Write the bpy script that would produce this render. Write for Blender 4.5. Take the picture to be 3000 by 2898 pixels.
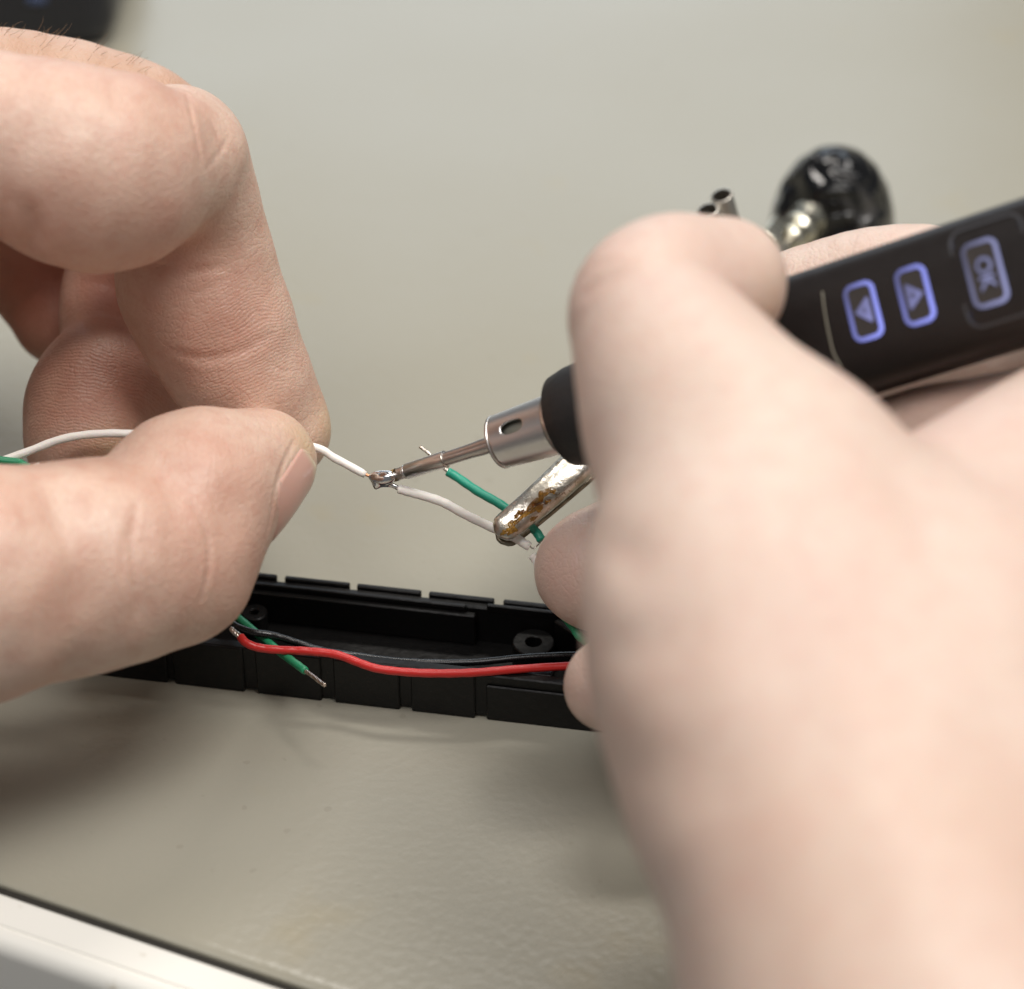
import bpy, bmesh, math, random
import numpy as np
from mathutils import Vector, Matrix
from mathutils.bvhtree import BVHTree

random.seed(7); np.random.seed(7)
for o in list(bpy.data.objects): bpy.data.objects.remove(o)
S = bpy.context.scene
C = S.collection
MM = 0.001

# ------------------------------------------------------------------ camera, light, exposure
F, CX, CY = 7350.0, 1500.0, 1449.0          # focal length and centre in photograph pixels
PITCH = math.radians(36)
D0 = 350.0                                   # millimetres to the solder joint
cp, sp = math.cos(PITCH), math.sin(PITCH)
FW, RT, UP = np.array([0, cp, -sp]), np.array([1.0, 0, 0]), np.array([0, sp, cp])
CAM = np.array([0, 0, 0.0]) - D0*(FW + (1130-CX)/F*RT - (1400-CY)/F*UP) + np.array([0, 0, 30.0])

def ray(px, py): return FW + (px-CX)/F*RT - (py-CY)/F*UP
def P(px, py, d): return CAM + d*ray(px, py)                 # a point seen at a pixel, d mm deep
def PZ(px, py, z=0.0):                                       # a point seen at a pixel, z mm above the table
    r = ray(px, py); return CAM + (z-CAM[2])/r[2]*r
def RP(r, d): return r*d/F

cam = bpy.data.cameras.new('camera'); co = bpy.data.objects.new('camera', cam); C.objects.link(co)
co.location = CAM*MM; co.rotation_euler = (math.pi/2-PITCH, 0, 0)
cam.sensor_fit = 'HORIZONTAL'; cam.sensor_width = 36; cam.lens = F*36/3000
cam.clip_start = 0.02; cam.clip_end = 20
cam.dof.use_dof = True; cam.dof.focus_distance = 0.349; cam.dof.aperture_fstop = 13.0
S.camera = co
w = bpy.data.worlds.new('World'); S.world = w; w.use_nodes = True
w.node_tree.nodes['Background'].inputs[0].default_value = (0.93, 0.96, 1.0, 1)
w.node_tree.nodes['Background'].inputs[1].default_value = 0.14
def area(name, loc, target, size, power, col=(1, 1, 1)):
    l = bpy.data.lights.new(name, 'AREA'); l.shape = 'RECTANGLE'; l.size, l.size_y = size; l.energy = power; l.color = col
    o = bpy.data.objects.new(name, l); C.objects.link(o); o.location = loc
    o.rotation_euler = (Vector(target)-Vector(loc)).to_track_quat('-Z', 'Y').to_euler()
area('key_fill_panel', (0.42, -0.14, 1.12), (0.0, 0.02, 0.02), (0.6, 0.5), 10.3, (1, 0.965, 0.93))
area('key_fill_panel', (-0.30, -0.42, 1.12), (0.0, 0.02, 0.02), (0.6, 0.5), 4.4, (1, 0.97, 0.95))  # unseen fill added on the left to brighten the right hand
area('ceiling_lamp', (0.04, 0.62, 1.22), (0, 0, 0), (0.5, 0.12), 5.5, (1, 0.95, 0.88))
area('window', (-0.22, 2.6, 1.0), (0, 0, 0.1), (1.6, 1.0), 9.3, (0.78, 0.89, 1))
S.view_settings.view_transform = 'Standard'; S.view_settings.look = 'None'; S.view_settings.exposure = 0.14; S.view_settings.gamma = 1
S.cycles.use_denoising = True
S.cycles.max_bounces = 8

# ------------------------------------------------------------------ helpers
def nmat(name, col, rough=0.5, metal=0.0, **kw):
    m = bpy.data.materials.new(name); m.use_nodes = True
    b = m.node_tree.nodes['Principled BSDF']
    b.inputs['Base Color'].default_value = (*col, 1); b.inputs['Roughness'].default_value = rough; b.inputs['Metallic'].default_value = metal
    for k, v in kw.items(): b.inputs[k].default_value = v
    return m
class NT:                                                    # terse node building
    def __init__(s, m): s.t = m.node_tree; s.b = s.t.nodes['Principled BSDF']
    def n(s, kind, **kw):
        x = s.t.nodes.new('ShaderNode'+kind)
        for k, v in kw.items():
            if k in x.inputs.keys() if isinstance(k, str) else False: pass
            setattr(x, k, v)
        return x
    def l(s, a, b): s.t.links.new(a, b)
    def noise(s, scale, detail=3, rough=0.5, vec=None, dist=0):
        x = s.n('TexNoise'); x.inputs['Scale'].default_value = scale; x.inputs['Detail'].default_value = detail
        x.inputs['Roughness'].default_value = rough; x.inputs['Distortion'].default_value = dist
        s.l(vec if vec else s.coord(), x.inputs['Vector']); return x.outputs['Fac']
    def coord(s):
        if not hasattr(s, 'c'): s.c = s.n('TexCoord').outputs['Object']
        return s.c
    def attr(s, name): x = s.n('Attribute'); x.attribute_name = name; return x.outputs['Fac']
    def ramp(s, fac, stops):
        x = s.n('ValToRGB'); e = x.color_ramp.elements
        while len(e) < len(stops): e.new(0.5)
        for i, (p, c) in enumerate(stops):
            e[i].position = p; e[i].color = (*c, 1) if len(c) == 3 else c
        s.l(fac, x.inputs[0]); return x.outputs[0]
    def mix(s, fac, a, b):
        x = s.n('Mix'); x.data_type = 'RGBA'
        for v, i in ((fac, 0), (a, 6), (b, 7)):
            if isinstance(v, (int, float)): x.inputs[i].default_value = v
            elif isinstance(v, tuple): x.inputs[i].default_value = (*v, 1)
            else: s.l(v, x.inputs[i])
        return x.outputs[2]
    def math(s, op, a, b=0.0, c=0.0):
        x = s.n('Math'); x.operation = op
        for i, v in enumerate((a, b, c)):
            if isinstance(v, (int, float)): x.inputs[i].default_value = v
            else: s.l(v, x.inputs[i])
        return x.outputs[0]
    def bump(s, h, dist, strength=1.0, prev=None):
        x = s.n('Bump'); x.inputs['Distance'].default_value = dist; x.inputs['Strength'].default_value = strength
        s.l(h, x.inputs['Height'])
        if prev: s.l(prev, x.inputs['Normal'])
        return x.outputs[0]
    def set(s, name, sock): s.l(sock, s.b.inputs[name])

def obj(name, verts, faces, mat, parent=None, smooth=True, origin=None):
    """verts in mm, world; the object's origin is put at `origin` (mm) or its parent's"""
    verts = np.asarray(verts, dtype=float)
    if origin is None: origin = np.array(parent['o_mm']) if parent is not None else verts.mean(0)
    me = bpy.data.meshes.new(name); me.from_pydata(((verts-origin)*MM).tolist(), [], [list(map(int, f)) for f in faces]); me.update()
    if smooth: me.polygons.foreach_set('use_smooth', [True]*len(me.polygons))
    o = bpy.data.objects.new(name, me); C.objects.link(o)
    if mat: me.materials.append(mat)
    o['o_mm'] = [float(v) for v in origin]
    if parent is not None:
        o.parent = parent; o.location = (origin-np.array(parent['o_mm']))*MM
    else: o.location = origin*MM
    return o
def tag(o, label, cat, group=None):
    o['label'] = label; o['category'] = cat
    if group: o['group'] = group
    return o
def thing(name, label, cat, loc, group=None):
    o = bpy.data.objects.new(name, None); C.objects.link(o); o.location = np.array(loc)*MM; o['o_mm'] = [float(v) for v in loc]
    o.empty_display_size = 0.01
    return tag(o, label, cat, group)
def fix_normals(o, auto=math.radians(38)):
    bm = bmesh.new(); bm.from_mesh(o.data); bmesh.ops.recalc_face_normals(bm, faces=bm.faces)
    if auto is not None:
        for e in bm.edges:
            if len(e.link_faces) == 2 and e.calc_face_angle() > auto: e.smooth = False
    bm.to_mesh(o.data); bm.free(); return o
def unit(v): v = np.asarray(v, float); return v/np.linalg.norm(v)
def spline(pts, n=8):
    pts = np.array(pts, float)
    if len(pts) < 3: return np.array([pts[0]+(pts[-1]-pts[0])*t for t in np.linspace(0, 1, n+1)])
    p = np.vstack([2*pts[0]-pts[1], pts, 2*pts[-1]-pts[-2]]); out = []
    for i in range(1, len(p)-2):
        for t in np.arange(n)/n:
            a, b, c, d = p[i-1], p[i], p[i+1], p[i+2]
            out.append(0.5*(2*b+(c-a)*t+(2*a-5*b+4*c-d)*t*t+(3*b-a-3*c+d)*t**3))
    out.append(pts[-1]); return np.array(out)
def tube_geo(path, rad, seg=14, cap=True):
    path = np.asarray(path, float); n = len(path); rad = np.broadcast_to(np.asarray(rad, float), (n,))
    tan = np.gradient(path, axis=0); tan /= np.linalg.norm(tan, axis=1)[:, None]+1e-12
    ref = np.array([0, 0, 1.0]) if abs(tan[0][2]) < 0.9 else np.array([1.0, 0, 0])
    V = []; u = unit(np.cross(tan[0], ref))
    for i in range(n):
        u = unit(u-tan[i]*np.dot(u, tan[i])); v = np.cross(tan[i], u)
        for k in range(seg):
            a = 2*math.pi*k/seg; V.append(path[i]+rad[i]*(math.cos(a)*u+math.sin(a)*v))
    Fc = [(i*seg+k, i*seg+(k+1) % seg, (i+1)*seg+(k+1) % seg, (i+1)*seg+k) for i in range(n-1) for k in range(seg)]
    if cap: Fc.append(tuple(range(seg-1, -1, -1))); Fc.append(tuple((n-1)*seg+k for k in range(seg)))
    return np.array(V), Fc
def merge(*geos):
    V, Fc, k = [], [], 0
    for v, f in geos:
        V.append(np.asarray(v)); Fc += [tuple(i+k for i in q) for q in f]; k += len(v)
    return np.vstack(V), Fc
def frame_of(axis, hint):
    a = unit(axis); n = unit(np.asarray(hint)-a*np.dot(a, hint)); return a, n, np.cross(a, n)
def lathe_geo(profile, origin, axis, seg=40, closed=True):
    a = unit(axis); u = unit(np.cross(a, [0.3, 0.2, 0.9])); v = np.cross(a, u)
    V = []; n = len(profile)
    for t, r in profile:
        for k in range(seg):
            th = 2*math.pi*k/seg; V.append(origin+a*t+max(r, 1e-4)*(math.cos(th)*u+math.sin(th)*v))
    Fc = [(i*seg+k, i*seg+(k+1) % seg, (i+1)*seg+(k+1) % seg, (i+1)*seg+k) for i in range(n-1) for k in range(seg)]
    return np.array(V), Fc
def box_geo(lo, hi, M, bevel=0.15, seg=1):
    """box lo..hi in a local frame; M maps local mm to world mm"""
    bm = bmesh.new(); bmesh.ops.create_cube(bm, size=1)
    lo, hi = np.array(lo, float), np.array(hi, float)
    for v in bm.verts: v.co = Vector((lo+hi)/2+np.array(v.co)*(hi-lo))
    if bevel: bmesh.ops.bevel(bm, geom=bm.edges[:], offset=bevel, segments=seg, affect='EDGES', profile=0.5)
    bm.verts.ensure_lookup_table(); bm.verts.index_update()
    V = np.array([M(np.array(v.co)) for v in bm.verts]); Fc = [tuple(v.index for v in f.verts) for f in bm.faces]
    bm.free(); return V, Fc

# ------------------------------------------------------------------ materials
m_table = nmat('table_paint', (0.40, 0.375, 0.30), 0.25)
t = NT(m_table)
g = t.noise(9, 2); c = t.mix(t.ramp(g, [(0.35, (0, 0, 0)), (0.7, (1, 1, 1))]), (0.345, 0.33, 0.272), (0.312, 0.29, 0.222))
st = t.ramp(t.noise(38, 3, 0.6), [(0.62, (0, 0, 0)), (0.76, (1, 1, 1))])
c = t.mix(t.math('MULTIPLY', st, 0.32), c, (0.36, 0.30, 0.17))
sc = t.ramp(t.noise(420, 1, 0.3), [(0.74, (0, 0, 0)), (0.78, (1, 1, 1))])
c = t.mix(t.math('MULTIPLY', sc, 0.25), c, (0.22, 0.2, 0.16)); t.set('Base Color', c)
b1 = t.bump(t.noise(700, 2, 0.5), 0.00014, 0.42); b2 = t.bump(t.noise(170, 2), 0.0002, 0.12, b1); t.set('Normal', b2)
m_trim = nmat('white_edge_trim', (0.80, 0.79, 0.75), 0.35)
t = NT(m_trim); t.set('Base Color', t.mix(t.ramp(t.noise(160, 4, 0.7), [(0.62, (0, 0, 0)), (0.75, (1, 1, 1))]), (0.80, 0.78, 0.72), (0.55, 0.5, 0.4)))
m_gap = nmat('dark_gap', (0.02, 0.017, 0.012), 0.8)
m_floor = nmat('grey_floor', (0.16, 0.15, 0.14), 0.6)
t = NT(m_floor); t.set('Base Color', t.mix(t.noise(6, 3), (0.30, 0.285, 0.265), (0.36, 0.34, 0.32)))

def skin_mat(name, base, base2, red):
    m = nmat(name, base, 0.42); t = NT(m)
    n1 = t.noise(75, 4, 0.6); n2 = t.noise(330, 4, 0.65); n3 = t.noise(1500, 2, 0.6)
    c = t.mix(t.ramp(n1, [(0.33, (0, 0, 0)), (0.68, (1, 1, 1))]), base, base2)
    c = t.mix(t.math('MULTIPLY', t.ramp(n2, [(0.44, (0, 0, 0)), (0.70, (1, 1, 1))]), 0.34), c, red)
    c = t.mix(t.math('MULTIPLY', t.ramp(n3, [(0.5, (0, 0, 0)), (0.7, (1, 1, 1))]), 0.16), c, red)
    n4 = t.noise(32, 3, 0.6); c = t.mix(t.math('MULTIPLY', t.ramp(n4, [(0.46, (0, 0, 0)), (0.66, (1, 1, 1))]), 0.30), c, red)
    c = t.mix(t.attr('flush_shade'), c, red)
    c = t.mix(t.attr('callus'), c, (0.62, 0.45, 0.26)); c = t.mix(t.attr('tan'), c, (0.50, 0.30, 0.20))
    t.set('Base Color', c)
    b = t.b; b.inputs['Subsurface Weight'].default_value = 0.22; b.inputs['Subsurface Radius'].default_value = (1.0, 0.38, 0.2); b.inputs['Subsurface Scale'].default_value = 0.0035
    b.inputs['Specular IOR Level'].default_value = 0.55
    t.set('Roughness', t.math('ADD', t.math('MULTIPLY_ADD', n2, 0.22, 0.27), t.math('MULTIPLY', n3, 0.2)))
    # finger print ridges run in the attribute rph (mm), weighted by rw
    wv = t.math('ADD', t.attr('rph'), t.math('MULTIPLY', t.noise(150, 3), 3.2))
    rid = t.math('MULTIPLY', t.math('SINE', t.math('MULTIPLY', wv, 2*math.pi/0.5)), t.attr('rw'))
    nb = t.bump(t.noise(900, 3, 0.6), 0.0003, 0.25)
    vo = t.n('TexVoronoi'); vo.inputs['Scale'].default_value = 1100; vo.feature = 'DISTANCE_TO_EDGE'; t.l(t.coord(), vo.inputs['Vector'])
    nb = t.bump(t.ramp(vo.outputs['Distance'], [(0.0, (0, 0, 0)), (0.18, (1, 1, 1))]), 0.0001, 0.30, nb)
    v2 = t.n('TexVoronoi'); v2.inputs['Scale'].default_value = 620; v2.feature = 'DISTANCE_TO_EDGE'; mp = t.n('Mapping'); mp.inputs['Rotation'].default_value = (0.3, 0.5, 0.6); mp.inputs['Scale'].default_value = (1, 0.55, 1); t.l(t.coord(), mp.inputs['Vector']); t.l(mp.outputs[0], v2.inputs['Vector'])
    nb = t.bump(t.ramp(v2.outputs['Distance'], [(0.0, (0, 0, 0)), (0.10, (1, 1, 1))]), 0.00012, 0.22, nb)
    nb = t.bump(rid, 0.00005, 0.38, nb); t.set('Normal', nb)
    return m
m_skin_l = skin_mat('skin', (0.695, 0.505, 0.40), (0.665, 0.455, 0.35), (0.50, 0.215, 0.15))
m_skin_r = skin_mat('pale_skin', (0.69, 0.555, 0.468), (0.665, 0.515, 0.425), (0.60, 0.37, 0.305))
m_nail = nmat('nail', (0.72, 0.45, 0.36), 0.3); t = NT(m_nail)
t.set('Base Color', t.mix(t.attr('tip'), t.mix(t.noise(300, 2), (0.70, 0.42, 0.34), (0.66, 0.36, 0.29)), (0.70, 0.56, 0.40)))
m_nail.node_tree.nodes['Principled BSDF'].inputs['Subsurface Weight'].default_value = 0.15
m_nail.node_tree.nodes['Principled BSDF'].inputs['Subsurface Scale'].default_value = 0.002
m_hair = nmat('body_hair', (0.27, 0.17, 0.10), 0.5)
def plastic(name, col, rough, bump=0.0, scale=900):
    m = nmat(name, col, rough); t = NT(m); n = t.noise(scale, 3)
    t.set('Roughness', t.math('MULTIPLY_ADD', n, 0.15, rough-0.07))
    t.set('Base Color', t.mix(t.noise(250, 3), col, tuple(min(1, x*1.12+0.002) for x in col)))
    if bump: t.set('Normal', t.bump(n, bump, 0.4))
    return m
m_black = plastic('black_plastic', (0.0045, 0.0042, 0.004), 0.40, 0.0002); m_black.node_tree.nodes['Principled BSDF'].inputs['Specular IOR Level'].default_value = 0.32
t = NT(m_black); du = t.ramp(t.noise(1500, 3, 0.7), [(0.66, (0, 0, 0)), (0.78, (1, 1, 1))]); t.set('Base Color', t.mix(t.math('MULTIPLY', du, 0.35), (0.0045, 0.0042, 0.004), (0.05, 0.047, 0.042)))
m_iron = plastic('dark_brown_black_plastic', (0.0105, 0.0075, 0.0068), 0.42, 0.0001); m_iron.node_tree.nodes['Principled BSDF'].inputs['Specular IOR Level'].default_value = 0.4
m_rubber = plastic('black_rubber', (0.010, 0.009, 0.009), 0.55, 0.0002)
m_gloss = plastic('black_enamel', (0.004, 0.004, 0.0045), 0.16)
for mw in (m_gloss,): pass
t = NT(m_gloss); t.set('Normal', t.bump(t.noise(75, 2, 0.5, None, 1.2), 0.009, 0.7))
glint_ = t.ramp(t.noise(48, 3, 0.6, None, 1.5), [(0.56, (0, 0, 0)), (0.64, (1, 1, 1))]); t.set('Base Color', t.mix(t.math('MULTIPLY', glint_, 0.5), (0.004, 0.004, 0.0045), (0.16, 0.15, 0.14)))  # grey patches painted into the enamel colour as broken highlights
m_white = plastic('white_insulation', (0.90, 0.85, 0.79), 0.42, 0.0002)
m_white.node_tree.nodes['Principled BSDF'].inputs['Subsurface Weight'].default_value = 0.10; m_white.node_tree.nodes['Principled BSDF'].inputs['Subsurface Scale'].default_value = 0.0012
m_green = plastic('green_insulation', (0.015, 0.29, 0.19), 0.38, 0.0002)
m_green2 = plastic('mid_green_insulation', (0.02, 0.25, 0.115), 0.38, 0.0002)
m_red = plastic('red_insulation', (0.56, 0.022, 0.018), 0.34, 0.0002)
m_blackw = plastic('black_insulation', (0.005, 0.005, 0.0055), 0.27, 0.0001)
def metal(name, col, rough, col2=None, scale=300, bump=0.0, bscale=700):
    m = nmat(name, col, rough, 1.0); t = NT(m)
    n = t.noise(scale, 4, 0.6)
    if col2: t.set('Base Color', t.mix(t.ramp(n, [(0.38, (0, 0, 0)), (0.66, (1, 1, 1))]), col, col2))
    t.set('Roughness', t.math('MULTIPLY_ADD', n, 0.22, rough-0.11))
    if bump: t.set('Normal', t.bump(t.noise(bscale, 3, 0.6), bump, 0.6))
    return m
m_steel = metal('brushed_steel', (0.76, 0.74, 0.72), 0.34, (0.70, 0.67, 0.64), 150)
m_shaft = metal('heat_tinted_steel', (0.60, 0.57, 0.54), 0.33, (0.50, 0.45, 0.41), 220)
m_tin = metal('tinned_strand', (0.72, 0.66, 0.60), 0.25, (0.45, 0.36, 0.28), 900, 0.0002)
m_solder = metal('molten_solder', (0.86, 0.86, 0.87), 0.13, (0.74, 0.73, 0.73), 500)
m_copper = metal('bare_copper', (0.85, 0.42, 0.24), 0.25)
m_flux = nmat('burnt_flux', (0.16, 0.075, 0.02), 0.2); t = NT(m_flux); t.set('Base Color', t.mix(t.noise(900, 3), (0.05, 0.03, 0.012), (0.45, 0.30, 0.12)))
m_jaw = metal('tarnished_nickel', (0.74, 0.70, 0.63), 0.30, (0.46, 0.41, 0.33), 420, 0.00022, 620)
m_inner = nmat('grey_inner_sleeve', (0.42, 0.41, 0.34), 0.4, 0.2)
m_jaw2 = metal('shaded_tarnished_nickel', (0.34, 0.30, 0.23), 0.36, (0.14, 0.11, 0.07), 420, 0.0003, 620)  # lower jaw: the shade under the clip is put into this darker metal
m_handle = metal('dull_nickel', (0.50, 0.47, 0.42), 0.38)
m_brass = metal('nickel_brass', (0.76, 0.73, 0.62), 0.26, (0.60, 0.56, 0.44), 200)
def emit(name, col, k):
    m = nmat(name, (0.05, 0.05, 0.08), 0.4); b = m.node_tree.nodes['Principled BSDF']
    b.inputs['Emission Color'].default_value = (*col, 1); b.inputs['Emission Strength'].default_value = k
    t = NT(m); sx_ = t.n('SeparateXYZ'); t.l(t.coord(), sx_.inputs[0]); t.set('Emission Strength', t.math('MAXIMUM', 0.2*k, t.math('ADD', t.math('MULTIPLY', sx_.outputs[0], 260*k), t.math('MULTIPLY_ADD', t.noise(260, 1), 0.4*k, 0.6*k)))); return m
m_lit = emit('lit_violet', (0.27, 0.31, 0.92), 0.80)
m_lit2 = emit('lit_glyph', (0.27, 0.285, 0.62), 0.62)
m_lit3 = emit('lit_grey_violet', (0.29, 0.31, 0.56), 0.62)
m_line = nmat('pale_line', (0.20, 0.185, 0.14), 0.5)
m_glass = plastic('dark_screen', (0.010, 0.013, 0.032), 0.38)
m_key = plastic('button_cap', (0.030, 0.024, 0.021), 0.65)
m_rim = plastic('panel_rim', (0.05, 0.05, 0.055), 0.45)

# ------------------------------------------------------------------ setting: table and floor
EA, EB = PZ(58, 2604), PZ(850, 2872)
ex = unit(EB-EA); eo = np.array([ex[1], -ex[0], 0.0])        # along the edge, outward
if eo[1] > 0: eo = -eo
def edge_o(px, py, z=0): return float(np.dot(PZ(px, py, z)-EA, eo))
table = thing('table', 'beige grey painted work table with white front edge trim', 'table', EA)
def extrude(profile, name, mat, lo=-700, hi=900, parent=table, close=False):
    V, Fc = [], []; n = len(profile)
    for s_ in (lo, hi):
        for o_, z_ in profile: V.append(EA+ex*s_+eo*o_+np.array([0, 0, z_]))
    for i in range(n if close else n-1):
        j = (i+1) % n; Fc.append((i, j, n+j, n+i))
    if close: Fc.append(tuple(range(n))); Fc.append(tuple(range(2*n-1, n-1, -1)))
    return fix_normals(obj(name, V, Fc, mat, parent), math.radians(40))
rr = 1.3
top = [(-1500, -25), (-1500, 0)]+[(-rr*1.6+rr*1.6*math.sin(a), -rr*0.5+rr*0.5*math.cos(a)) for a in np.linspace(0, math.pi/2, 8)]+[(0, -25)]
extrude(top, 'tabletop', m_table, close=True)
o1, o2, o3 = edge_o(58, 2630), edge_o(58, 2730), edge_o(58, 2792)
print('edge', o1, o2, o3)
extrude([(0.01, -1.0), (o1*0.5, -1.25), (o1-0.01, -1.0), (o1-0.01, -9), (0.01, -9)], 'gap_shade', m_gap, close=True)  # black strip filling the open gap, standing in for the shade inside it
trim = [(o1, -12), (o1, -0.6), (o1+0.5, -0.1), (o2-0.3, -0.1), (o2-0.12, -0.35), (o2+0.12, -0.35), (o2+0.3, -0.15)]
trim += [(o2+0.3+(o3-o2-0.3)*math.sin(a)*0.85, -0.15-2.6*(1-math.cos(a))) for a in np.linspace(0.15, math.pi/2, 8)]+[(o2+0.3+(o3-o2-0.3)*0.85, -30), (o1, -30)]
extrude(trim, 'edge_trim', m_trim, close=True)
fl = obj('floor', [(-3000, -3000, -720), (3000, -3000, -720), (3000, 3000, -720), (-3000, 3000, -720)], [(0, 1, 2, 3)], m_floor); fl['kind'] = 'structure'

# ------------------------------------------------------------------ hands: implicit flesh meshed by surface nets
def smin(a, b, k):
    if k <= 0: return np.minimum(a, b)
    h = np.maximum(k-np.abs(a-b), 0)/k
    return np.minimum(a, b)-h*h*k*0.25
def limb(nodes, k=0.0, join=1.0, sub=4):
    """nodes (px, py, depth mm, radius px) -> list of round cones in mm"""
    pts = np.array([list(P(x, y, d))+[RP(r, d)] for x, y, d, r in nodes])
    if len(pts) > 1: pts = spline(pts, sub)
    return dict(pts=pts, k=k, join=join)
def eval_sdf(limbs, X, margin=None):
    D = np.full(len(X), 60.0, np.float32)
    for L in limbs:
        pts = L['pts'].astype(np.float32)
        if len(pts) == 1: segs = [(pts[0], pts[0])]
        else: segs = list(zip(pts[:-1], pts[1:]))
        lo = (pts[:, :3]-pts[:, 3:]).min(0); hi = (pts[:, :3]+pts[:, 3:]).max(0)
        if margin is not None:
            idx = np.nonzero(((X > lo-margin) & (X < hi+margin)).all(1))[0]
        else: idx = np.arange(len(X))
        if not len(idx): continue
        Y = X[idx]; E = np.full(len(Y), 60.0, np.float32)
        for a, b in segs:
            ba = b[:3]-a[:3]; L2 = float(ba@ba)+1e-9
            pa = Y-a[:3]; tt = np.clip(pa@ba/L2, 0, 1)
            q = pa-tt[:, None]*ba
            E = smin(E, np.sqrt((q*q).sum(1))-(a[3]+tt*(b[3]-a[3])), L['k'])
        if L.get('cut'): D[idx] = np.maximum(D[idx], -E)
        else: D[idx] = smin(D[idx], E, L['join'])
    return D
def surface_nets(limbs, h, B=12):
    A = np.vstack([L['pts'] for L in limbs if not L.get('cut')])
    lo = (A[:, :3]-A[:, 3:]).min(0)-3*h; hi = (A[:, :3]+A[:, 3:]).max(0)+3*h
    nb = np.ceil((hi-lo)/h/B).astype(int)
    n = nb*B
    ci = np.stack(np.meshgrid(*[np.arange(k) for k in nb], indexing='ij'), -1).reshape(-1, 3)
    cen = (lo+(ci*B+(B-1)/2)*h).astype(np.float32)
    dc = eval_sdf(limbs, cen)
    rad = B*h*0.87+2.5
    G = np.empty(n, np.float32).reshape(nb[0], B, nb[1], B, nb[2], B)
    G = np.broadcast_to(np.sign(dc).reshape(nb[0], 1, nb[1], 1, nb[2], 1)*5, G.shape).copy()
    act = ci[np.abs(dc) < rad]
    off = np.stack(np.meshgrid(*[np.arange(B)]*3, indexing='ij'), -1).reshape(-1, 3)
    for s_ in range(0, len(act), 600):
        a = act[s_:s_+600]
        X = (lo+((a[:, None]*B)+off[None]).reshape(-1, 3)*h).astype(np.float32)
        d = eval_sdf(limbs, X, 4.0).reshape(len(a), B, B, B)
        G[a[:, 0], :, a[:, 1], :, a[:, 2], :] = d
    G = G.reshape(n)
    neg = G < 0
    cnt = sum(neg[i:n[0]-1+i, j:n[1]-1+j, k:n[2]-1+k].astype(np.int8) for i in (0, 1) for j in (0, 1) for k in (0, 1))
    cells = np.argwhere((cnt > 0) & (cnt < 8))
    ids = np.full(n-1, -1, np.int64); ids[tuple(cells.T)] = np.arange(len(cells))
    acc = np.zeros((len(cells), 3)); num = np.zeros(len(cells))
    cor = [(i, j, k) for i in (0, 1) for j in (0, 1) for k in (0, 1)]
    val = {c_: G[tuple((cells+np.array(c_)).T)] for c_ in cor}
    for c_ in cor:
        for ax in range(3):
            if c_[ax]: continue
            e_ = list(c_); e_[ax] = 1; e_ = tuple(e_)
            a, b = val[c_], val[e_]; m = (a < 0) != (b < 0)
            tt = np.where(m, a/np.where(m, a-b, 1), 0)
            p = np.array(c_, float)[None].repeat(len(cells), 0); p[:, ax] += tt
            acc += p*m[:, None]; num += m
    V = lo+(cells+acc/num[:, None])*h
    Q = []
    for ax in range(3):
        u, v = (ax+1) % 3, (ax+2) % 3
        sl0 = [slice(0, None)]*3; sl1 = [slice(0, None)]*3
        sl0[ax] = slice(0, n[ax]-1); sl1[ax] = slice(1, None)
        cr = np.argwhere(neg[tuple(sl0)] != neg[tuple(sl1)])
        cr = cr[(cr[:, u] > 0) & (cr[:, v] > 0) & (cr[:, u] < n[u]-1) & (cr[:, v] < n[v]-1)]
        def cid(du, dv):
            q = cr.copy(); q[:, u] += du; q[:, v] += dv; return ids[tuple(q.T)]
        quad = np.stack([cid(-1, -1), cid(0, -1), cid(0, 0), cid(-1, 0)], 1)
        fl_ = neg[tuple(cr.T)]
        quad[~fl_] = quad[~fl_][:, ::-1]
        Q.append(quad)
    Q = np.vstack(Q); Q = Q[(Q >= 0).all(1)]
    # light smoothing
    ed = np.vstack([Q[:, [0, 1]], Q[:, [1, 2]], Q[:, [2, 3]], Q[:, [3, 0]]])
    for lam in (0.5, -0.3, 0.5, -0.3):
        s_ = np.zeros_like(V); k_ = np.zeros(len(V))
        for c_ in range(3): s_[:, c_] = np.bincount(ed[:, 0], V[ed[:, 1], c_], len(V))+np.bincount(ed[:, 1], V[ed[:, 0], c_], len(V))
        k_ = np.bincount(ed[:, 0], minlength=len(V))+np.bincount(ed[:, 1], minlength=len(V))
        V = V+lam*(s_/np.maximum(k_, 1)[:, None]-V)
    return V, Q
def vnormals(V, Q):
    nf = np.cross(V[Q[:, 2]]-V[Q[:, 0]], V[Q[:, 3]]-V[Q[:, 1]]); N = np.zeros_like(V)
    for i in range(4):
        for c_ in range(3): N[:, c_] += np.bincount(Q[:, i], nf[:, c_], len(V))
    return N/(np.linalg.norm(N, axis=1)[:, None]+1e-12)
def cast(bvh, px, py):
    r = unit(ray(px, py)); h = bvh.ray_cast(Vector(CAM), Vector(r))
    return np.array(h[0]) if h[0] is not None else None
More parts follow.
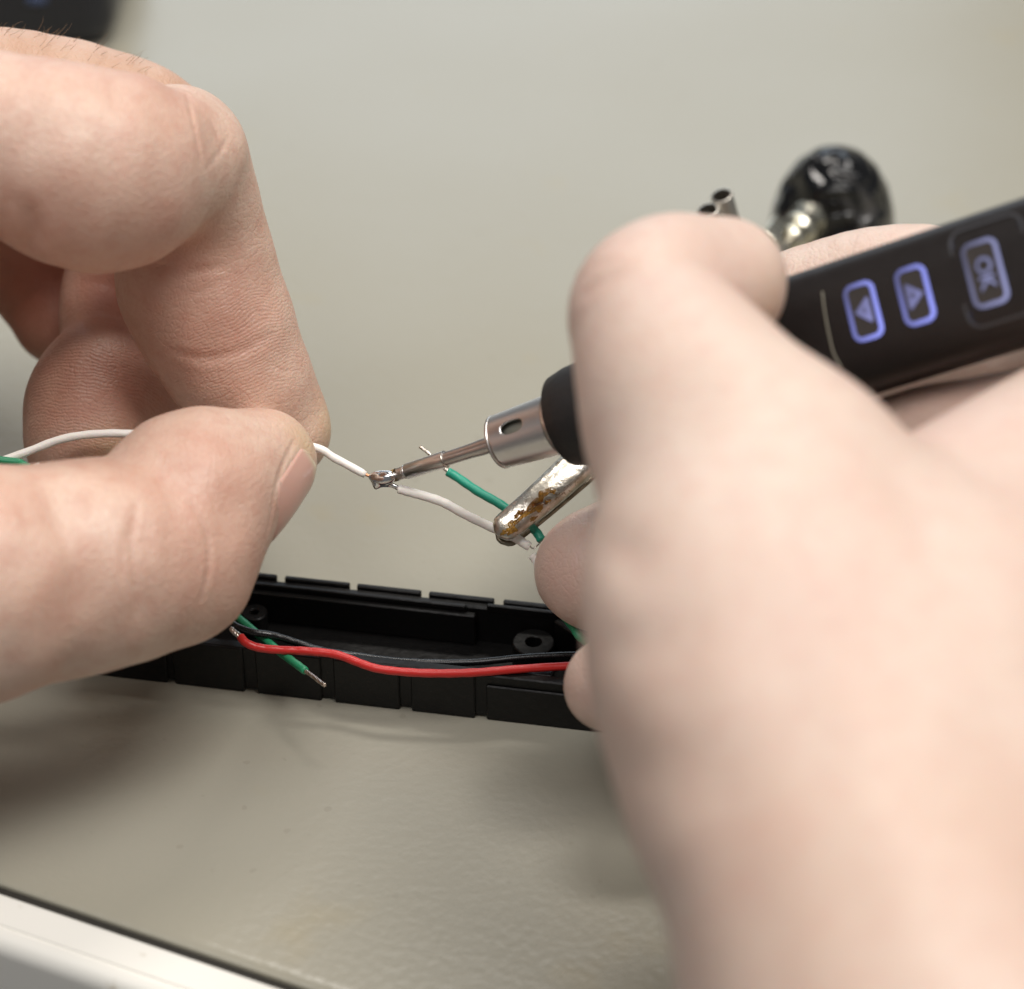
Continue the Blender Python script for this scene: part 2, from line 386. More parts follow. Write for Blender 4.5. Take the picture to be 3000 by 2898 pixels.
def creases(V, Q, lines):
    """press grooves (or raise folds) along lines traced over the skin: (pixels, width mm, depth mm)"""
    bvh = BVHTree.FromPolygons(V.tolist(), Q.tolist()); N = vnormals(V, Q); disp = np.zeros(len(V))
    for pix, wd, dp in lines:
        sp_ = spline(pix, 10); pts = [cast(bvh, x, y) for x, y in sp_]; tp = np.array([i for i, p in enumerate(pts) if p is not None])/max(1, len(pts)-1)
        pts = np.array([p for p in pts if p is not None])
        if len(pts) < 2: continue
        idx = np.nonzero(((V > pts.min(0)-4*wd) & (V < pts.max(0)+4*wd)).all(1))[0]
        if not len(idx): continue
        d2 = ((V[idx][:, None]-pts[None])**2).sum(2); j = d2.argmin(1); d2 = d2.min(1)
        fade = np.sin(np.pi*np.clip(tp[j]*0.9+0.05, 0, 1))**0.6
        disp[idx] -= dp*fade*(np.exp(-d2/wd**2)-0.35*np.exp(-d2/(2.2*wd)**2))
    return V+N*disp[:, None]
def lumps(V, Q, amp, L):
    N = vnormals(V, Q); d = np.zeros(len(V)); rs = np.random.RandomState(3)
    for _ in range(9):
        k_ = rs.normal(size=3); k_ = k_/np.linalg.norm(k_)*2*math.pi/(L*rs.uniform(0.6, 1.6)); d += np.sin(V@k_+rs.uniform(0, 6.28))
    return V+N*(d*amp/3)[:, None]
def blobs(V, spots):
    a = np.zeros(len(V))
    for x, y, d, r, k_ in spots:
        a = np.maximum(a, k_*np.exp(-((V-P(x, y, d))**2).sum(1)/r**2))
    return a
def attr(o, name, vals):
    at = o.data.attributes.new(name, 'FLOAT', 'POINT'); at.data.foreach_set('value', np.asarray(vals, np.float32))

# ---- hand that pinches the white wire (left in the picture)
LH = [
    # index finger
    limb([(-900, 480, 319, 330), (-350, 400, 320.9, 285), (0, 420, 322.1, 265), (280, 500, 325.2, 300), (430, 475, 332.6, 230), (535, 435, 342.6, 150)], 0.3, 2),
    limb([(515, 430, 344.4, 142), (540, 455, 346.9, 148), (566, 600, 348.8, 170), (605, 760, 350, 195), (650, 900, 352, 197), (700, 1040, 354, 190), (755, 1150, 356, 174), (812, 1230, 358, 150), (838, 1268, 358, 132)], 0.3, 7),
    limb([(560, 480, 337, 140), (606, 600, 344, 122), (625, 690, 347, 100)], 0.3, 6),
    limb([(500, 800, 349.4, 165), (545, 880, 350, 190), (610, 980, 352, 190), (680, 1090, 354, 170)], 0.3, 4),
    # middle finger behind
    limb([(-900, 420, 346.9, 330), (-400, 340, 352, 255), (0, 330, 362, 245), (250, 382, 366, 250), (405, 400, 366, 214), (490, 400, 366, 152)], 0.3, 1.0),
    limb([(490, 402, 367, 150), (430, 620, 372, 180), (350, 860, 374, 168), (330, 940, 372, 158)], 0.3, 0.8),
    limb([(345, 1010, 372, 120), (310, 1130, 367, 200), (285, 1200, 365, 212), (270, 1270, 362, 200)], 0.3, 0.8),
    limb([(380, 1080, 371, 130), (420, 1200, 369, 160), (400, 1290, 366, 150)], 0.3, 2.5),
    # ring and little finger
    limb([(-900, 560, 375, 320), (-300, 560, 382, 220), (60, 700, 388, 190)], 0.3, 0.8),
    limb([(60, 705, 388, 185), (165, 860, 388, 165), (190, 930, 386, 150), (80, 1000, 378, 120)][:3], 0.3, 0.8),
    limb([(-900, 760, 395, 280), (-520, 760, 402, 180), (-330, 880, 404, 165), (-290, 1010, 398, 150)], 0.3, 0.8),
    # palm, wrist
    limb([(-900, 500, 325.2, 380), (-980, 620, 350, 420), (-950, 780, 385, 360)], 1, 5, 3),
    limb([(-1000, 700, 334.5, 450), (-1250, 1150, 331.4, 520), (-1500, 1500, 328.3, 560), (-1900, 1900, 322.1, 560)], 1, 8, 3),
    limb([(-980, 800, 370, 380), (-1350, 1300, 350, 450)], 1, 8, 3),
    # thumb
    limb([(-1300, 1600, 319, 470), (-500, 1760, 311.6, 400), (-100, 1715, 315.3, 358), (58, 1690, 319, 325), (250, 1660, 322.7, 316), (400, 1640, 326.4, 290), (500, 1640, 328.9, 250)], 0.3, 6),
    limb([(500, 1640, 328.9, 248), (545, 1555, 330.2, 225)], 0.3, 1.5),
    limb([(500, 1560, 329.5, 255), (560, 1462, 332.6, 262), (675, 1405, 337.6, 206), (752, 1362, 341.9, 166), (775, 1352, 343.8, 150)], 0.3, 2.0),
]
V, Q = surface_nets(LH, 0.42)
V = lumps(V, Q, 0.10, 9)
V = creases(V, Q, [
    ([(560, 1470), (605, 1560), (612, 1660), (590, 1760)], 0.45, 0.55), ([(400, 1480), (385, 1580), (395, 1680), (405, 1800)], 0.6, 0.45), ([(368, 1540), (360, 1640), (380, 1740)], 0.5, 0.25),
    ([(470, 1450), (455, 1600), (470, 1780)], 1.6, -0.25),
    ([(548, 275), (560, 330), (580, 420), (590, 490)], 0.5, 0.35), ([(610, 330), (640, 400), (660, 440)], 0.5, 0.2), ([(670, 400), (640, 450), (600, 500)], 0.4, 0.25),
    ([(480, 830), (560, 800), (660, 780)], 0.7, 0.3), ([(520, 870), (600, 850), (690, 800)], 0.4, 0.12),
    ([(500, 1030), (600, 1050), (700, 1030), (800, 980)], 0.8, 0.3), ([(790, 1060), (830, 1090), (860, 1080)], 0.3, 0.15),
    ([(75, 600), (95, 680), (80, 740)], 1.6, 0.9),
    ([(866, 1288), (842, 1332), (820, 1385), (806, 1440), (796, 1500), (784, 1560)], 0.4, 0.40),
])
hl = obj('hand', V, Q, m_skin_l, origin=P(-1000, 700, 330))
tag(hl, 'left hand pinching the thin white wire between thumb and index finger', 'hand', 'hands of the person soldering')
attr(hl, 'flush_shade', blobs(V, [(180, 700, 308, 9, .45), (480, 640, 320, 6, .4), (300, 1150, 358, 11, .75), (640, 950, 343, 9, .55), (560, 820, 343, 8, .5), (300, 650, 300, 10, .5), (620, 1600, 306, 3, .4), (380, 1640, 300, 4, .3), (640, 1300, 322, 7, .25), (350, 860, 366, 9, .95), (120, 850, 380, 14, 1), (440, 1000, 360, 6, .6)]))  # flush of pads and knuckles, plus shade painted red in folds and between fingers
attr(hl, 'tan', blobs(V, [(100, 120, 352, 9, 1), (350, 160, 355, 9, 1), (520, 250, 360, 6, .8), (-150, 80, 345, 9, .7)]))
attr(hl, 'callus', blobs(V, [(900, 1300, 340, 4, .6), (960, 1250, 357, 4, .6), (330, 1330, 352, 4, .5)]))
tipM, tipI = P(180, 1650, 356), P(900, 1520, 352)
dm = np.linalg.norm(V-tipM, axis=1); di = np.linalg.norm(V-tipI, axis=1)
wM = blobs(V, [(300, 1130, 358, 11, 1)]); wI = blobs(V, [(700, 1000, 346, 9, 0.85), (560, 880, 346, 8, 0.6)])
attr(hl, 'rph', np.where(wM > wI, dm, di)); attr(hl, 'rw', np.clip(np.maximum(wM, wI)*1.3, 0, 1))
bvhL = BVHTree.FromPolygons(V.tolist(), Q.tolist())
# thumb nail: a curved plate laid on the far side of the thumb tip
n0, n1 = P(722, 1545, 334), P(860, 1342, 342.5)
ax_a = unit(n1-n0); nn = RT*0.80-UP*0.60-FW*0.42; nn = unit(nn-ax_a*np.dot(nn, ax_a)); ss = np.cross(ax_a, nn); NL = np.linalg.norm(n1-n0)
nv, nf, tipw = [], [], []
NU, NV_ = 26, 26
for i in range(NU+1):
    f_ = i/NU; org = n0+ax_a*NL*f_
    wid = math.radians(68)*min(1.0, math.sqrt(max(0.02, 1-(max(0, 0.30-f_)/0.30)**2)))*(math.sqrt(max(0.03, 1-(max(0, f_-0.86)/0.14)**2)))
    for j in range(NV_+1):
        w_ = -1.0+2.0*j/NV_; th = w_*wid
        dirv = nn*math.cos(th)+ss*math.sin(th)
        hit = bvhL.ray_cast(Vector(org+dirv*25), Vector(-dirv), 25)
        p_ = np.array(hit[0]) if hit[0] is not None else org+dirv*5
        nv.append(p_+dirv*(0.20-0.14*w_*w_-0.08*max(0, 0.25-f_)/0.25)); tipw.append(min(1.0, max(0.0, (f_-0.86)/0.1)))
nv = np.array(nv).reshape(NU+1, NV_+1, 3)
for _ in range(3): nv[1:-1, 1:-1] = 0.5*nv[1:-1, 1:-1]+0.125*(nv[2:, 1:-1]+nv[:-2, 1:-1]+nv[1:-1, 2:]+nv[1:-1, :-2])
nv = nv.reshape(-1, 3)
for i in range(NU):
    for j in range(NV_):
        a = i*(NV_+1)+j; nf.append((a, a+1, a+NV_+2, a+NV_+1))
nail = obj('thumbnail', nv, nf, m_nail, hl); attr(nail, 'tip', tipw); fix_normals(nail)
sm = nail.modifiers.new('thickness', 'SOLIDIFY'); sm.thickness = 0.0004; sm.offset = -1
# hairs on the back of the hand
geos = []
for k in range(48):
    x = random.uniform(-60, 430); y = 88+max(0, x-120)*0.30+abs(random.gauss(0, 26))
    p0 = cast(bvhL, x, y)
    if p0 is None: continue
    dirp = unit(UP*random.uniform(0.25, 0.7)+RT*random.uniform(0.3, 1)-FW*random.uniform(0.05, 0.4)); l_ = random.uniform(1.2, 3.2)
    b_ = unit(np.random.normal(size=3))*0.35
    path = [p0-dirp*0.3, p0+dirp*l_*0.35+b_*0.15*l_, p0+dirp*l_*0.7+b_*0.5*l_, p0+dirp*l_*0.85+b_*0.95*l_]
    geos.append(tube_geo(spline(path, 4), np.linspace(0.028, 0.008, 13), 4))
hv, hf = merge(*geos); ho = obj('hair', hv, hf, m_hair, hl); ho['kind'] = 'stuff'

# ---- hand that holds the iron (right in the picture)
RH = [
    limb([(3600, 1350, 304, 420), (3250, 1150, 322, 260), (2970, 930, 333, 205), (2700, 855, 338, 198), (2450, 880, 342, 185), (2200, 960, 346, 170)], 0.3, 3),       # index finger behind the iron
    limb([(3150, 1260, 306, 210), (2920, 1250, 312, 160), (2730, 1250, 316, 125), (2560, 1290, 320, 110)], 0.3, 2.5),
    limb([(3200, 1120, 326, 200), (2950, 1110, 328, 165), (2720, 1160, 331, 150), (2480, 1240, 335, 130)], 0.3, 2.5),
    limb([(3500, 1500, 305, 400), (3000, 1430, 322, 250), (2560, 1400, 338, 205), (2080, 1530, 346, 180), (1752, 1650, 346, 163), (1745, 1695, 345, 158)], 0.3, 2),  # middle finger
    limb([(3400, 1900, 300, 400), (2900, 1830, 318, 260), (2400, 1900, 332, 190), (2000, 1970, 330, 160), (1792, 2005, 328, 142)], 0.3, 1.0),                          # ring finger
    limb([(3300, 2200, 295, 380), (2800, 2150, 312, 230), (2400, 2180, 330, 165), (2030, 2240, 334, 145)], 0.3, 1.0),                                                 # little finger
    limb([(2105, 832, 300, 202), (1960, 862, 294, 232), (1895, 912, 290, 229), (1930, 1000, 288, 255), (1990, 1110, 284, 305), (2090, 1290, 279, 372), (2280, 1500, 273, 392)], 0.3, 1.5),   # thumb
    limb([(2280, 1500, 273, 392), (2160, 1660, 267, 430), (2150, 1850, 262, 442), (2225, 2050, 258, 478), (2335, 2300, 252, 505), (2490, 2560, 246, 560), (2640, 2880, 240, 655), (2850, 3500, 230, 760), (3100, 4200, 222, 820)], 0.5, 6),
    limb([(2400, 1680, 275, 390), (2690, 1695, 279, 395), (2975, 1588, 287, 430), (3300, 1450, 297, 460)], 0.5, 4),
    limb([(2500, 1900, 262, 480), (2900, 2000, 270, 600), (3200, 1900, 288, 560)], 0.5, 8, 3),
    limb([(2700, 2300, 255, 560), (3000, 2600, 255, 650), (3200, 3100, 250, 700), (3400, 3900, 240, 750)], 0.5, 8, 3),
]
V, Q = surface_nets(RH, 0.6)
V = lumps(V, Q, 0.10, 14)
V = creases(V, Q, [([(1700, 870), (1770, 820), (1850, 780)], 1.2, 0.5), ([(1690, 830), (1750, 780), (1800, 760)], 0.9, 0.3),
    ([(1740, 1580), (1830, 1620), (1900, 1680)], 3.0, 0.6), ([(1735, 1900), (1850, 1890), (1980, 1870)], 3, 0.4), ([(1800, 2260), (1950, 2250), (2100, 2200), (2300, 2050)], 3.5, 0.55),
    ([(1880, 2420), (2000, 2350), (2180, 2280)], 3, 0.4)])
hr = obj('hand', V, Q, m_skin_r, origin=P(2700, 2300, 260))
tag(hr, 'right hand gripping the soldering iron like a pen, large and out of focus', 'hand', 'hands of the person soldering')
attr(hr, 'flush_shade', blobs(V, [(1700, 1680, 340, 8, .6), (1760, 2010, 322, 7, .4), (2650, 760, 325, 10, .3), (1740, 780, 286, 7, .4), (2800, 1150, 310, 12, .5), (2250, 1900, 247, 16, .2)]))
attr(hr, 'tan', blobs(V, [(2500, 2750, 225, 22, .3), (2900, 2600, 225, 25, .3), (1950, 2300, 245, 18, .22)])); attr(hr, 'callus', blobs(V, [(2280, 900, 295, 5, .35)])); attr(hr, 'rph', V[:, 1]); attr(hr, 'rw', np.zeros(len(V)))

# ------------------------------------------------------------------ soldering iron
IT, IB = P(1140, 1398, D0), P(2940, 822, 306)
ia = unit(IB-IT)
def it(px):
    lo_, hi_ = -20.0, 200.0
    for _ in range(50):
        m_ = (lo_+hi_)/2; q = IT+ia*m_-CAM; x_ = CX+F*np.dot(q, RT)/np.dot(q, FW)
        if x_ < px: lo_ = m_
        else: hi_ = m_
    return lo_
iron = thing('soldering_iron', 'slim black soldering iron with lit buttons held in the right hand', 'soldering iron', IT)
_, i_n, i_s = frame_of(ia, -FW)                     # i_n towards the viewer, i_s across
if np.dot(i_s, UP) < 0: i_s = -i_s
tilt = math.radians(9); i_n, i_s = unit(i_n*math.cos(tilt)+i_s*math.sin(tilt)), unit(i_s*math.cos(tilt)-i_n*math.sin(tilt))
print('iron t:', [round(it(x), 1) for x in (1190, 1305, 1440, 1630, 1700, 2300, 2530, 2940)])
tA, tB, tC, tD, tE = it(1186), it(1304), it(1470), it(1652), it(1712)
# chisel tip: round neck flattening to a wedge
V_, F_ = lathe_geo([(-0.6, 0.15), (-0.3, 0.45), (0.3, 0.75), (1.2, 0.86), (tA-0.2, 0.90), (tA-0.1, 0.90)], IT, ia, 32)
rel = (V_-IT)@ia; nn_ = (V_-IT)@i_n
V_ = V_-np.outer(nn_*np.clip(0.75*(1-rel/2.2), 0, 0.75), i_n)
obj('tip', V_, F_, m_shaft, iron)
gf = lathe_geo([(0.2, 0.74), (0.5, 0.84), (0.9, 0.92), (1.3, 0.92)], IT, ia, 24); obj('flux_ring', *gf, m_flux, iron)
obj('tip_sleeve', *lathe_geo([(tA-0.2, 0.9), (tA-0.15, 0.95), (tA, 1.0), (tA+0.25, 1.03), (tA+0.3, 0.98), (tA+0.36, 0.98), (tA+0.42, 1.13), (tB-0.15, 1.20), (tB-0.05, 1.21), (tB, 1.21), (tB+0.1, 1.16), (tB+0.12, 0.9)], IT, ia, 48), m_steel, iron)
obj('tip_ring', *lathe_geo([(tB-0.06, 1.19), (tB-0.04, 1.235), (tB+0.06, 1.235), (tB+0.1, 1.2), (tB+0.1, 0.9)], IT, ia, 48), m_tin, iron)
L_ = tC-tB
obj('shaft', *lathe_geo([(tB+0.1, 0.99), (tB+0.3*L_, 1.0), (tB+0.5*L_, 1.04), (tB+0.65*L_, 1.14), (tC-0.3, 1.18), (tC+3, 1.18)], IT, ia, 40), m_shaft, iron)
# collar with oval windows
cr_ = 3.75; nseg, nlen = 120, 30
win_c, win_h, win_w = tC+4.0, 1.8, 0.9           # centre along axis, half length, half width
vt = []; a_, n_, s_ = ia, i_n, i_s
w_ang = [math.radians(12), math.radians(12+180)]
def cpt(t_, th): return IT+a_*t_+(cr_+0.5*(t_-tC)/(tD-tC))*(n_*math.cos(th)+s_*math.sin(th))
ts = np.linspace(tC, tD, nlen+1); keep = {}
V_, F_ = [], []
grid = np.zeros((nlen+1, nseg), int)
def winq(t_, th):
    best = 9
    for wa in w_ang:
        d_ = (th-wa+math.pi) % (2*math.pi)-math.pi
        best = min(best, (abs((t_-win_c)/win_h)**2.6+abs((d_*cr_)/win_w)**2.6)**(2/2.6))
    return best
for i in range(nlen+1):
    for k in range(nseg):
        grid[i, k] = len(V_); V_.append(cpt(ts[i], 2*math.pi*k/nseg))
inside = np.array([[winq(ts[i], 2*math.pi*k/nseg) < 1 for k in range(nseg)] for i in range(nlen+1)])
for i in range(nlen):
    for k in range(nseg):
        k2 = (k+1) % nseg
        ins = [inside[i, k], inside[i, k2], inside[i+1, k2], inside[i+1, k]]
        if all(ins): continue
        F_.append((grid[i, k], grid[i, k2], grid[i+1, k2], grid[i+1, k]))
for i in range(nlen+1):                              # pull rim vertices out onto the oval
    for k in range(nseg):
        if inside[i, k]:
            th = 2*math.pi*k/nseg
            for wa in w_ang:
                d_ = (th-wa+math.pi) % (2*math.pi)-math.pi
                q = (abs((ts[i]-win_c)/win_h)**2.6+abs((d_*cr_)/win_w)**2.6)**(2/2.6)
                if q < 1:
                    s__ = 1/math.sqrt(max(q, 1e-4)); V_[grid[i, k]] = cpt(win_c+(ts[i]-win_c)*s__, wa+d_*s__)
Vr, Fr = lathe_geo([(tC, cr_), (tC-0.02, cr_-0.2), (tC, cr_-0.45), (tC+0.3, 1.3), (tC+0.4, 1.2)], IT, ia, nseg)
col = fix_normals(obj('collar', *merge((V_, F_), (Vr, Fr)), m_steel, iron), math.radians(50))
so = col.modifiers.new('thickness', 'SOLIDIFY'); so.thickness = 0.0004; so.offset = -1
obj('collar_lip', *lathe_geo([(tD-1.3, cr_+0.40), (tD-1.25, cr_+0.55), (tD+0.3, cr_+0.6), (tD+0.4, cr_)], IT, ia, 80), m_steel, iron)
obj('inner_sleeve', *lathe_geo([(tC+0.6, 1.25), (tC+0.6, 2.7), (tD, 2.7)], IT, ia, 32), m_inner, iron)
obj('nose_cone', *lathe_geo([(tD-0.1, 3.2), (tD-0.1, 5.6), (tD+0.35, 6.3), (tE-0.6, 6.85), (tE+1.2, 7.0), (tE+6, 7.3), (tE+14, 7.6), (tE+20, 7.4)], IT, ia, 64), m_rubber, iron)
# body: rounded slab with a flat face towards the viewer
t0, t1 = tE+4, it(2940)+60
hw, hn = 8.5, 7.0
prof = []
nP = 64
for k in range(nP):
    th = 2*math.pi*k/nP; c_, s__ = math.cos(th), math.sin(th); e_ = 2/3.6
    prof.append((abs(c_)**e_*math.copysign(1, c_)*hw, abs(s__)**e_*math.copysign(1, s__)*hn))
rings = [(t0, 0.8), (t0+2, 0.93), (t0+6, 0.985), (t0+12, 1.0), (t1-8, 1.0), (t1-1.5, 0.98), (t1, 0.9)]
V_, F_ = [], []
for t_, k_ in rings:
    for x_, y_ in prof: V_.append(IT+ia*t_+i_s*x_*k_+i_n*y_*k_)
for i in range(len(rings)-1):
    for k in range(nP): F_.append((i*nP+k, i*nP+(k+1) % nP, (i+1)*nP+(k+1) % nP, (i+1)*nP+k))
F_.append(tuple(range(nP))); F_.append(tuple((len(rings)-1)*nP+k for k in range(nP)))
fix_normals(obj('body', V_, F_, m_iron, iron), math.radians(45))
def face_n(x_):                                      # height of the face above the axis at offset x_ across
    return hn*max(0.0, 1-abs(x_/hw)**3.6)**(1/3.6)
def fp(t_, x_, lift): return IT+ia*t_+i_s*x_+i_n*(face_n(x_)+lift)
def rrect(hl_, hw_, r_, n=8):
    out = []
    for cx_, cy_, a0 in ((hl_-r_, hw_-r_, 0), (-hl_+r_, hw_-r_, 90), (-hl_+r_, -hw_+r_, 180), (hl_-r_, -hw_+r_, 270)):
        for k in range(n+1):
            a = math.radians(a0+90*k/n); out.append((cx_+r_*math.cos(a), cy_+r_*math.sin(a)))
    return out
def plate(outline, lift, base, tc, xc, inner=None, skew=0.0):
    V_, F_ = [], []; n = len(outline)
    def pt(q, l_): return fp(tc+q[0]+skew*q[1], xc+q[1], l_)
    for l_ in (base, lift):
        for q in outline: V_.append(pt(q, l_))
    for k in range(n): F_.append((k, (k+1) % n, n+(k+1) % n, n+k))
    if inner is None:
        V_.append(pt((0, 0), lift)); 
        for k in range(n): F_.append((n+k, n+(k+1) % n, 2*n))
    else:
        for l_ in (lift, base):
            for q in inner: V_.append(pt(q, l_))
        for k in range(n):
            F_.append((n+k, n+(k+1) % n, 2*n+(k+1) % n, 2*n+k)); F_.append((2*n+k, 2*n+(k+1) % n, 3*n+(k+1) % n, 3*n+k))
    return V_, F_
def find_face(px, py):                               # face coordinates of a pixel
    q0 = IT+i_n*hn; r = ray(px, py); k_ = np.dot(q0-CAM, i_n)/np.dot(r, i_n); q = CAM+k_*r-IT
    return float(np.dot(q, ia)), float(np.dot(q, i_s))
def button(px, py, hl_, hw_, lit, glyph, ring_w=0.52):
    tc, xc = find_face(px, py)
    bt = obj('button', *plate(rrect(hl_-ring_w, hw_-ring_w, 0.5), 0.10, -0.4, tc, xc), m_key, iron, origin=fp(tc, xc, 0)); fix_normals(bt)
    fix_normals(obj('lit_ring', *plate(rrect(hl_, hw_, 1.25), 0.16, -0.3, tc, xc, rrect(hl_-ring_w, hw_-ring_w, 0.75)), lit, bt))
    if glyph in ('left', 'right'):
        sg = -1 if glyph == 'left' else 1
        tri = [(1.12*sg, 0), (-0.75*sg, 1.6), (-1.0*sg, 1.45), (-1.0*sg, -1.45), (-0.75*sg, -1.6)]
        fix_normals(obj('arrow_symbol', *plate([(q[0], q[1]) for q in tri], 0.17, 0.0, tc, xc), m_lit2, bt))
        marks = [plate(rrect(0.09, 0.36, 0.08), 0.22, 0.05, tc-0.22*sg, xc)]
        if glyph == 'right': marks.append(plate(rrect(0.36, 0.09, 0.08), 0.225, 0.05, tc-0.22*sg, xc))
        fix_normals(obj('sign_symbol', *merge(*marks), m_key, bt))
    else:
        cu = bpy.data.curves.new('ok', 'FONT'); cu.body = 'OK'; cu.size = 2.75; cu.align_x = 'CENTER'; cu.align_y = 'CENTER'; cu.extrude = 0.05; cu.offset = 0.05
        tmp = bpy.data.objects.new('ok_tmp', cu); C.objects.link(tmp); dg = bpy.context.evaluated_depsgraph_get()
        me = tmp.evaluated_get(dg).to_mesh(); vs = [np.array(v.co) for v in me.vertices]; fs = [tuple(p.vertices) for p in me.polygons]
        tmp.evaluated_get(dg).to_mesh_clear(); bpy.data.objects.remove(tmp); bpy.data.curves.remove(cu)
        vv = [fp(tc+v[1], xc-v[0], 0.18+v[2]) for v in vs]
        fix_normals(obj('ok_text', vv, fs, m_lit3, bt, smooth=False))
button(2530, 912, 2.05, 3.65, m_lit, 'left'); button(2681, 865, 2.05, 3.65, m_lit, 'right'); button(2886, 800, 2.3, 4.1, m_lit3, 'ok')
tc, xc = find_face(2912, 792)
fix_normals(obj('button_panel', *plate(rrect(4.6, 6.1, 1.6), 0.05, -0.8, tc, xc), m_glass, iron))
fix_normals(obj('panel_rim', *plate(rrect(4.75, 6.2, 1.75), 0.14, -0.8, tc, xc, rrect(4.45, 5.9, 1.5)), m_rim, iron))
la, lb, lc, ld = find_face(2408, 855), find_face(2418, 925), find_face(2440, 1030), find_face(2462, 1075)
path = [fp(q[0], q[1], 0.02) for q in spline([la, lb, lc, ld], 6)]
obj('trim_line', *tube_geo(path, 0.12, 8), m_line, iron)

# ------------------------------------------------------------------ wires
def wire(name, label, path, rad, mat, bare=(), group=None, seg=16, sub=8):
    path = spline(path, sub); o = thing(name, label, 'wire', path[0], group)
    wob = 1+0.03*np.sin(np.arange(len(path))*1.3)+0.02*np.random.normal(size=len(path))*0.5
    r_ = rad*wob; r_[0] *= 0.86; r_[-1] *= 0.86
    obj('insulation', *tube_geo(path, r_, seg), mat, o)
    for bp, br, bm_ in bare:                         # twisted strands
        bp = spline(bp, 8); gs = []; n = len(bp)
        tn = unit(bp[-1]-bp[0]); u = unit(np.cross(tn, [0.2, 0.9, 0.3])); v = np.cross(tn, u)
        for k in range(5):
            ph = 2*math.pi*k/5+np.linspace(0, 5.0, n); rr_ = br*0.55*np.linspace(1, 0.9, n)
            gs.append(tube_geo(bp+np.cos(ph)[:, None]*rr_[:, None]*u+np.sin(ph)[:, None]*rr_[:, None]*v, br*0.5, 8))
        obj('bare_end', *merge(*gs), bm_, o)
    return o
wr = RP(24.5, 350)/2
wire('wire', 'thin white wire running between the left thumb and index finger to the solder joint',
     [P(-500, 1480, 345), P(-150, 1400, 346), P(58, 1332, 347), P(180, 1287, 348), P(290, 1271, 349), P(410, 1272, 349.5), P(640, 1285, 349.5), P(900, 1306, 349.3), P(985, 1345, 349.5), P(1070, 1391, 350)], wr, m_white,
     [([P(1066, 1389, 350), P(1078, 1393, 350), P(1088, 1397, 350)], 0.22, m_copper)])
wire('wire', 'white wire with a bend between the solder joint and the clip jaws',
     [P(1166, 1432, 350), P(1200, 1442, 350), P(1245, 1454, 350), P(1300, 1473, 350), P(1360, 1506, 350.5), P(1440, 1545, 351.5), P(1500, 1570, 351.5), P(1535, 1592, 351), P(1552, 1602, 351)], wr*1.12, m_white,
     [([P(1168, 1433, 350), P(1150, 1424, 350), P(1125, 1412, 350)], 0.25, m_tin), ([P(1551, 1600, 351), P(1562, 1607, 351), P(1572, 1600, 351), P(1583, 1590, 351.5)], 0.13, m_tin)])
wire('wire', 'short white wire stub ending beside the curled middle finger',
     [P(1558, 1626, 350.5), P(1572, 1645, 350.5), P(1590, 1690, 350), P(1640, 1760, 350), P(1680, 1800, 351)], wr*1.08, m_white)
wire('wire', 'teal green wire clamped by the clip with its bare end behind the iron tip',
     [P(1310, 1381, 357), P(1340, 1399, 357), P(1400, 1440, 356), P(1460, 1474, 355), P(1500, 1502, 354.5), P(1545, 1535, 353.5), P(1572, 1560, 352), P(1587, 1584, 351.5)], wr*1.12, m_green,
     [([P(1313, 1383, 357), P(1290, 1362, 357), P(1262, 1334, 357), P(1230, 1308, 357)], 0.25, m_tin)])
z1 = 9.6
wire('wire', 'red wire lying across the black plastic shell with a tinned end',
     [PZ(703, 1864, 11.0), PZ(722, 1884, 10.6), PZ(760, 1898, 10.0), PZ(830, 1905, 9.6), PZ(900, 1908, 9.4), PZ(985, 1918, 9.2), PZ(1060, 1945, 8.8), PZ(1110, 1960, 8.6), PZ(1200, 1970, 8.4), PZ(1300, 1973, 8.4), PZ(1400, 1970, 8.4), PZ(1500, 1962, 8.4), PZ(1640, 1953, 8.4), PZ(1750, 1950, 8.4)], RP(25.5, 345)/2, m_red,
     [([PZ(706, 1866, 11), PZ(690, 1855, 11.2), PZ(676, 1842, 11.4)], 0.42, m_tin)])
wire('wire', 'glossy black wire lying beside the red wire inside the shell',
     [PZ(640, 1800, 9.5), PZ(690, 1834, 9.4), PZ(740, 1852, 9.2), PZ(800, 1862, 8.6), PZ(860, 1880, 8.0), PZ(940, 1905, 7.2), PZ(1040, 1921, 6.2), PZ(1150, 1936, 5.8), PZ(1280, 1942, 5.8), PZ(1400, 1940, 6.2), PZ(1520, 1928, 6.8), PZ(1640, 1921, 7.0), PZ(1760, 1918, 7.0)], RP(22.5, 345)/2, m_blackw)
wire('wire', 'green wire crossing under the red wire with a shiny tinned tip',
     [PZ(660, 1770, 7.5), PZ(700, 1812, 7.6), PZ(760, 1862, 7.6), PZ(820, 1910, 8.2), PZ(860, 1940, 9.0), PZ(895, 1966, 9.6)], RP(25, 343)/2, m_green2,
     [([PZ(893, 1965, 9.6), PZ(915, 1980, 9.9), PZ(935, 1996, 10.2), PZ(952, 2008, 10.4)], 0.30, m_tin)])
wire('wire', 'green wire passing between the curled fingers of the right hand',
     [P(1640, 1790, 349), P(1682, 1840, 346), P(1700, 1866, 345), P(1780, 1930, 345)], RP(26, 345)/2, m_green2)
wire('wire', 'short green wire end with torn foil behind the left thumb at the picture edge',
     [P(-200, 1330, 346), P(30, 1352, 346), P(66, 1362, 345.5), P(92, 1376, 345)], wr, m_green2)
fo = thing('foil', 'scrap of clear torn film beside the left thumb', 'film', P(90, 1362, 344))
m_film = nmat('clear_film', (0.75, 0.74, 0.7), 0.25)
fv = [P(60, 1364, 344), P(85, 1366, 344.5), P(115, 1355, 344), P(118, 1372, 343.5), P(95, 1378, 344), P(66, 1376, 344.4)]
